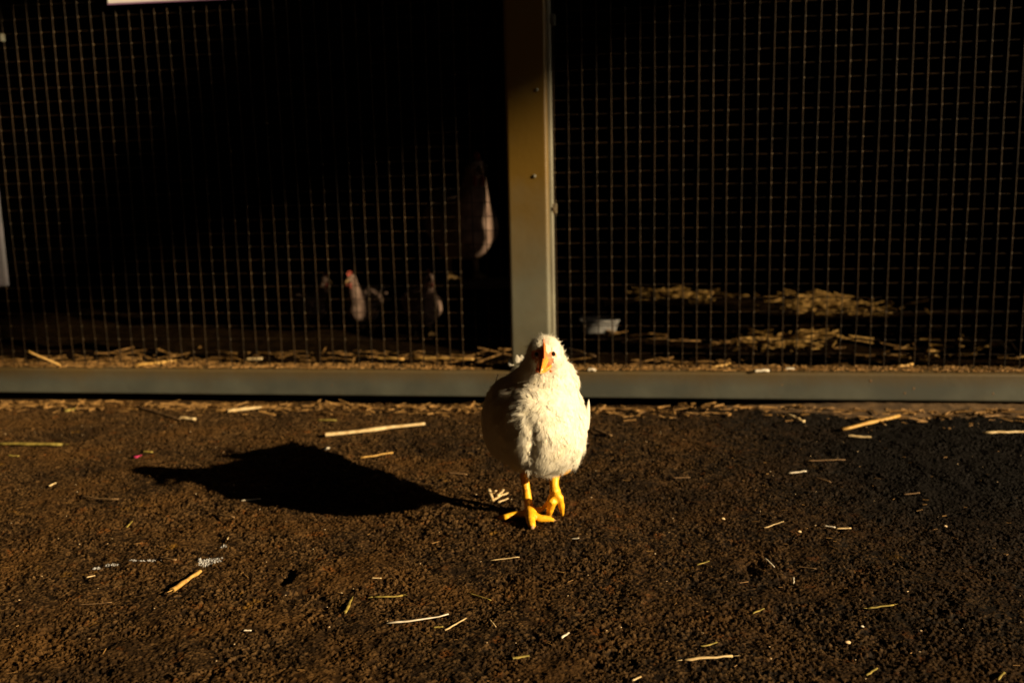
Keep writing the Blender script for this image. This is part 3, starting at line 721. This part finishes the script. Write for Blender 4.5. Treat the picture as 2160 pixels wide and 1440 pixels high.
# plumage: thousands of fine barbs grouped into small feathers
pa = np.empty(npoly, np.float32); me.polygons.foreach_get('area', pa); pn_ = np.empty(npoly*3, np.float32); me.polygons.foreach_get('normal', pn_); pn_ = pn_.reshape(-1, 3)
hc = np.array(at(1149, 745, 1.205))
def sample(n, mask):
    w_ = pa*mask; w_ = w_/w_.sum(); i = rng.choice(npoly, n, p=w_); return pc[i]+rng.normal(0, .0006, (n, 3)), pn_[i]
def barbs(p, n, L, lift, width, per, fan, flow, jit, nz=1.0):
    """p, n: roots and normals of the feathers; per barbs each"""
    fl = flow-n*np.sum(flow*n, 1, keepdims=True); fl += rng.normal(0, jit, fl.shape); fl -= n*np.sum(fl*n, 1, keepdims=True)
    fl /= np.linalg.norm(fl, axis=1, keepdims=True)+1e-9; sd = np.cross(n, fl)
    N_ = len(p); t = np.linspace(-1, 1, per)[None, :]; th = t*fan+rng.normal(0, .06, (N_, per))
    d = fl[:, None]*np.cos(th)[..., None]+sd[:, None]*np.sin(th)[..., None]
    ll = (L[:, None]*(1-.38*np.abs(t)**1.5))*rng.uniform(.8, 1.12, (N_, per))
    root = p[:, None]+sd[:, None]*(t*L[:, None]*.10)[..., None]+fl[:, None]*(L[:, None]*.12*(1-np.abs(t)))[..., None]
    lf = (lift[:, None]*rng.uniform(.6, 1.4, (N_, per)))
    d = d.reshape(-1, 3); root = root.reshape(-1, 3); ll = ll.reshape(-1, 1); lf = lf.reshape(-1, 1); nn = np.repeat(n, per, 0); wv = np.cross(nn, d)
    wv += rng.normal(0, .16, wv.shape); wv /= np.linalg.norm(wv, axis=1, keepdims=True)
    V = []; prof = [1, .95, .7, .12]
    crl = rng.normal(0, .12, (len(d), 1))
    for k, tt in enumerate((0, .35, .7, 1)):
        c = root+d*ll*tt+nn*ll*lf*(tt-.45*tt*tt)+wv*ll*crl*tt*tt
        for sg_ in (-1, 1): V.append(c+wv*sg_*width*.5*prof[k])
    V = np.stack(V, 1); K = len(d); base_ = (np.arange(K)*8)[:, None]
    q = np.array([[0, 2, 3, 1], [2, 4, 5, 3], [4, 6, 7, 5]]); Fq = (base_[:, None]+q[None]).reshape(-1, 4)
    gn = np.cross(wv, d); gn /= np.linalg.norm(gn, axis=1, keepdims=True)+1e-9; gn *= np.sign(np.sum(gn*nn, 1, keepdims=True)); gn = nn*.75+gn*.25
    return V.reshape(-1, 3), Fq, np.repeat(gn, 8, 0)
VV = []; FF = []; NN = []; off = 0
def addb(r):
    global off
    VV.append(r[0]); NN.append(r[2]); FF.append(r[1]+off); off += len(r[0])
z = pc[:, 2]; y = pc[:, 1]
head = ((np.linalg.norm(pc-hc, axis=1) < .034) & (z > .195)).astype(float)
face = ((pc[:, 1] < hc[1]-.012) & (np.abs(pc[:, 0]-hc[0]+.001) < .0085) & (z < hc[2]+.012)).astype(float)
eyeR = np.array(at(1167, 746, 1.190)); eyeL = np.array(at(1132, 748, 1.190))
face = np.maximum(face, np.minimum(np.linalg.norm(pc-eyeR, axis=1), np.linalg.norm(pc-eyeL, axis=1)) < .0078)
bodym = ((z > LEGZ+.001).astype(float))*(1-head)
p, n = sample(10000, bodym); lo = np.clip((p[:, 2]-.09)/.05, 0, 1)
flow = np.zeros_like(p); flow[:, 1] = .9; flow[:, 2] = -.75
L_ = .008+.005*rng.random(len(p))+.004*(1-lo)
addb(barbs(p, n, L_, (.025+.07*(1-lo)+.025*rng.random(len(p))), .00042, 15, .30, flow, .14))
p, n = sample(900, bodym); flow = np.zeros_like(p); flow[:, 1] = .8; flow[:, 2] = -.6        # fly-away fluff
addb(barbs(p, n, .008+.007*rng.random(len(p)), .35+.3*rng.random(len(p)), .00028, 3, .5, flow, .35))
low = bodym*(z < .105)
p, n = sample(1500, low); flow = np.zeros_like(p); flow[:, 1] = .2; flow[:, 2] = -1
addb(barbs(p, n, .011+.007*rng.random(len(p)), .12+.2*rng.random(len(p)), .00042, 9, .3, flow, .25))
hm = head*(1-face)
p, n = sample(2600, hm); flow = p-hc; flow[:, 2] = flow[:, 2]*.3-.01; flow[:, 1] += .05
addb(barbs(p, n, .0045+.002*rng.random(len(p)), .20+.2*rng.random(len(p)), .00034, 7, .45, flow, .01))
p, n = sample(900, hm*((z > hc[2]+.008) | (np.abs(pc[:, 0]-hc[0]) > .014)).astype(float)); flow = p-hc; flow[:, 2] = flow[:, 2]*.5; flow[:, 1] += .02
addb(barbs(p, n, .005+.005*rng.random(len(p)), .55+.4*rng.random(len(p)), .00026, 3, .5, flow, .01))
pr_ = np.array([at(1112+56*rng.random(), 972+18*rng.random(), 1.225+.02*rng.random()) for _ in range(150)]); nr_ = np.tile(np.array([[0., -.9, -.35]]), (150, 1)); flow = np.tile(np.array([[.45, .1, -.9]]), (150, 1))
addb(barbs(pr_, nr_/np.linalg.norm(nr_, axis=1, keepdims=True), .010+.007*rng.random(150), .02+.05*rng.random(150), .0004, 13, .22, flow, .12))
tf = head*(((z > hc[2]+.017) & (pc[:, 0] < hc[0]+.004)) | ((pc[:, 0] > hc[0]+.017) & (z < hc[2]+.006)))
p, n = sample(200, tf.astype(float)); flow = p-hc; flow[:, 1] += .012; flow[:, 2] += .006
addb(barbs(p, n, .004+.005*rng.random(len(p)), .8+.5*rng.random(len(p)), .00034, 4, .35, flow, .012))
pme = npmesh('plumage', np.vstack(VV), np.vstack(FF))
if len(pme.vertices) == sum(len(q) for q in NN): pme.normals_split_custom_set_from_vertices(np.vstack(NN).astype(np.float32))
plu = obj('plumage', pme, M['feather']); plu.parent = chick; kp(plu)

# wings and tail: larger feathers
def blade(mb, root, tip, w_, nrm_, curve=.0, n=6):
    root = Vector(root); tip = Vector(tip); d = tip-root; sd = d.cross(Vector(nrm_)).normalized(); nn = Vector(nrm_).normalized()
    v = []; f = []
    for i in range(n+1):
        t = i/n; c = root+d*t+nn*curve*math.sin(math.pi*t)*d.length; q = w_*math.sin(math.pi*min(1, .18+.80*t)**.8)**.7*.5
        if i == n: q = w_*.06
        v += [c-sd*q-nn*.0006, c+nn*.0006, c+sd*q-nn*.0006]
    for i in range(n):
        a_ = i*3; f += [(a_, a_+1, a_+4, a_+3), (a_+1, a_+2, a_+5, a_+4)]
    mb.add(v, f)
for sx in (-1, 1):
    wm = MB(); cx = at(1124, 870, 1.26).x
    for k in range(9):
        y0_ = 1.245+.006*k; z0_ = .178-.004*k
        root = Vector((cx+sx*((.0555 if sx > 0 else .048)-.0006*k), y0_, z0_-.010)); tip = Vector((cx+sx*((.0570 if sx > 0 else .052)-.001*k), 1.335+.008*k-.004*(k % 2), .115+.0052*k))
        blade(wm, root, tip, .017, (sx, -.15, .25), .05)
    if sx == 1:
        t0 = at(1238, 905, 1.30); t1 = at(1242, 842, 1.315); blade(wm, t0, t1, .006, (0, -1, .1), .02)
        blade(wm, at(1226, 950, 1.29), at(1240, 880, 1.31), .006, (0, -1, .1), .02)
    o = wm.build('wing', M['feather'], chick, smooth=True); kp(o)
tm = MB()
for k in range(11):
    a_ = (k-5)/5; root = Vector((.043+.004*a_, 1.385, .148-.003*abs(a_))); tip = Vector((.045+.020*a_, 1.440-.010*abs(a_), .164-.010*abs(a_)+.003*(k % 2)))
    blade(tm, root, tip, .014, (0, -.7, .7), .05)
for (px, py, qx, qy) in ((1080,772,1074,756), (1094,765,1090,748), (1102,765,1100,748)):
    blade(tm, at(px, py, 1.36), at(qx, qy, 1.39), .007, (0, -1, .4), .05)
kp(tm.build('tail', M['feather'], chick, smooth=True))

# beak, comb, wattle, eyes
mouth = at(1150, 768, 1.180); tip = at(1141, 788, 1.152)
bm = MB(); base_c = at(1149, 757, 1.186)
ax = [(base_c, .0060, .0072), (base_c.lerp(tip, .35)+Vector((0, -.002, .0012)), .0050, .0062), (base_c.lerp(tip, .7)+Vector((0, -.003, .0012)), .0034, .0043), (tip+Vector((0, -.0012, .0015)), .0018, .0026), (tip+Vector((0, .0004, -.0012)), .0005, .0008)]
dv = (tip-base_c).normalized(); sdv = Vector((1, 0, 0)); upv = sdv.cross(dv).normalized()
if upv.z < 0: upv = -upv
v = []; f = []; nS = 14
for (c, a_, b_) in ax:
    for k in range(nS):
        t = 2*math.pi*k/nS; s_n = math.sin(t); v.append(c+sdv*a_*math.cos(t)*(1-.35*max(0, s_n))+upv*b_*(s_n if s_n > 0 else s_n*.25))
for i in range(len(ax)-1):
    for k in range(nS): f.append((i*nS+k, i*nS+(k+1) % nS, (i+1)*nS+(k+1) % nS, (i+1)*nS+k))
f.append(tuple(range((len(ax)-1)*nS, len(ax)*nS)))
bm.add(v, f); bk = bm.build('beak', [M['beak'], M['horn']], chick, smooth=True); kp(bk)
for pl in bk.data.polygons:
    if pl.index >= 2.6*nS: pl.material_index = 1
lj = MB(); lt = tip+Vector((.001, .007, -.0008)); lb_ = base_c+Vector((.002, .004, -.0085))
lj.tube([lb_, lb_.lerp(lt, .5)+Vector((0, 0, -.001)), lb_.lerp(lt, .9), lt], [.0062, .0048, .0026, .0008], 12, .6)
lj.tube([at(1158, 764, 1.187), at(1161, 771, 1.183), at(1157, 776, 1.180), at(1150, 780, 1.172)], [.0016, .0022, .0022, .0010], 8)
kp(lj.build('lower_beak', M['beak'], chick, smooth=True))
# comb: low thin ridge running from the crown to the beak
cm = MB(); ptsC = [(1147, 711, 1.196, .0008), (1147, 718, 1.189, .0030), (1147.5, 728, 1.183, .0042), (1148, 738, 1.178, .0046), (1148, 748, 1.174, .0050), (1148, 757, 1.171, .0052), (1146, 768, 1.167, .0036)]
v = []; f = []
for (px, py, d, r) in ptsC:
    c = at(px, py, d); wd = .0012+r*.45
    v += [c+Vector((-wd, .014, -.002)), c+Vector((-wd*.75, .003, 0)), c+Vector((-wd*.2, -r*.25, .0006*math.sin(py))), c+Vector((wd*.3, -r*.2, 0)), c+Vector((wd*.85, .003, 0)), c+Vector((wd, .014, -.002))]
for i in range(len(ptsC)-1):
    for k in range(5): f.append((i*6+k, i*6+k+1, (i+1)*6+k+1, (i+1)*6+k))
f.append((0, 1, 2, 3, 4, 5)); f.append(tuple(range(len(v)-1, len(v)-7, -1)))
cm.add(v, f); o = cm.build('comb', M['comb'], chick, smooth=True); kp(o)
s2 = o.modifiers.new('s', 'SUBSURF'); s2.levels = 2; s2.render_levels = 2
wt = MB()
for dx, px in ((1, 1161), (-1, 1135)):
    wt.ell(at(px, 780, 1.189), (.0036, .0030, .0034), nu=12, nv=8)
kp(wt.build('wattle', M['comb'], chick, smooth=True))
from mathutils.bvhtree import BVHTree
bvh = BVHTree.FromPolygons([tuple(q) for q in v_body], [tuple(p.vertices) for p in bo.data.polygons])
for dx, (px, py) in ((1, (1168, 746)), (-1, (1131, 748))):
    hit = bvh.ray_cast(Vector((0, 0, H)), ray(px, py).normalized()); nr = hit[1]; c = hit[0]-nr*.0014
    e = MB().ell(c, (.0029, .0033, .0033), nu=16, nv=12).build('eye', M['eye'], chick, smooth=True); kp(e)
    rg = MB(); a1 = nr.orthogonal().normalized(); a2 = nr.cross(a1); pts = [c+nr*.0008+(a1*math.cos(t)+a2*math.sin(t))*.0034 for t in [2*math.pi*i/16 for i in range(17)]]
    rg.tube(pts, .0006, 6, caps=False); rr_ = rg.build('eyelid', M['iris'], e, smooth=True); rr_.matrix_parent_inverse = e.matrix_world.inverted() @ Matrix.Identity(4)
    rr_.matrix_parent_inverse = CP

# hens inside, dim
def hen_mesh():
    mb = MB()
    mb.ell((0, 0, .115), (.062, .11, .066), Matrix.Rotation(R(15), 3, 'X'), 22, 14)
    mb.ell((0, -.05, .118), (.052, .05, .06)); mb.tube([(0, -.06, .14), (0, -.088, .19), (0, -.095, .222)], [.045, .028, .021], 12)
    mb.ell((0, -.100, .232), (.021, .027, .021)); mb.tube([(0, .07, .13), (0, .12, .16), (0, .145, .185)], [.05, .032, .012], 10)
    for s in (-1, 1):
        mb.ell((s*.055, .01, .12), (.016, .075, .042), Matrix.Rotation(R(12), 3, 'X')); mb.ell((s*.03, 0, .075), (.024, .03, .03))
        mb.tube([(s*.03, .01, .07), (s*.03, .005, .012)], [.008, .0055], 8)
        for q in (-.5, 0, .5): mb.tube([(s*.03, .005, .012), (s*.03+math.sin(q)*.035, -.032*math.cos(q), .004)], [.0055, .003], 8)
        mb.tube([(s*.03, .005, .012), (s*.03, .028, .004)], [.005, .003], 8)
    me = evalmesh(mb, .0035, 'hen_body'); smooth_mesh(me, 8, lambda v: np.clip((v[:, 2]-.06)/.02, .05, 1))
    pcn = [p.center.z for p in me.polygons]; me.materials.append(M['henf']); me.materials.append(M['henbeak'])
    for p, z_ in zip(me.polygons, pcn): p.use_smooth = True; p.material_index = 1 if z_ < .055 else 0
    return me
hm_ = hen_mesh()
hb = obj('body', hm_)
b_ = MB(); b_.tube([(0, -.120, .231), (0, -.134, .227), (0, -.146, .219)], [.0075, .005, .001], 10); hbk = b_.build('beak', M['henbeak'], smooth=True)
b_ = MB(); b_.ell((0, -.110, .255), (.003, .020, .011)); hcm = b_.build('comb', M['hencomb'], smooth=True)
b_ = MB(); 
for s in (-1, 1): b_.ell((s*.008, -.118, .208), (.004, .006, .011))
hwt = b_.build('wattle', M['hencomb'], smooth=True)
b_ = MB(); b_.ell((.0195, -.108, .236), (.003, .004, .004), nu=10, nv=8); hey = b_.build('eye', M['eye'], smooth=True)
b_ = MB(); b_.ell((-.0195, -.108, .236), (.003, .004, .004), nu=10, nv=8); hey2 = b_.build('eye', M['eye'], smooth=True)
parts = [hb, hbk, hcm, hwt, hey, hey2]; first = True
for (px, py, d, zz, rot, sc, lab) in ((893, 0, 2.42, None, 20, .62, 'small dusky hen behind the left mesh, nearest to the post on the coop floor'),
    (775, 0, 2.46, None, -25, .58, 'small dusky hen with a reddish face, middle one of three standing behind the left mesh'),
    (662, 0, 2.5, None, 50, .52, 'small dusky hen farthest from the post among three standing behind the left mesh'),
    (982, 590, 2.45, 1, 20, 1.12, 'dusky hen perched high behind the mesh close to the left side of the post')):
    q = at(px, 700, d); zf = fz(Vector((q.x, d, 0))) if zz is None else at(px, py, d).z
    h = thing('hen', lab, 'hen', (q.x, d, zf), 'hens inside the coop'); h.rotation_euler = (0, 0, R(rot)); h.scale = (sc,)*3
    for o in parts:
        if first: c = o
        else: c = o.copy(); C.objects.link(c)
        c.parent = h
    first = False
q = at(982, 590, 2.45)
pr = thing('perch', 'dark timber perch carrying the high hen behind the post', 'perch', (q.x, 2.45, 0))
MB().tube([(-.13, 0, q.z-.012), (.35, .04, q.z-.012)], .014, 10).build('bar', M['wood'], pr, smooth=True)
for x_, y_ in ((.13, .022), (.32, .038)): MB().tube([(x_, y_, .02), (x_, y_, q.z-.026)], .012, 8).build('leg', M['wood'], pr, smooth=True)
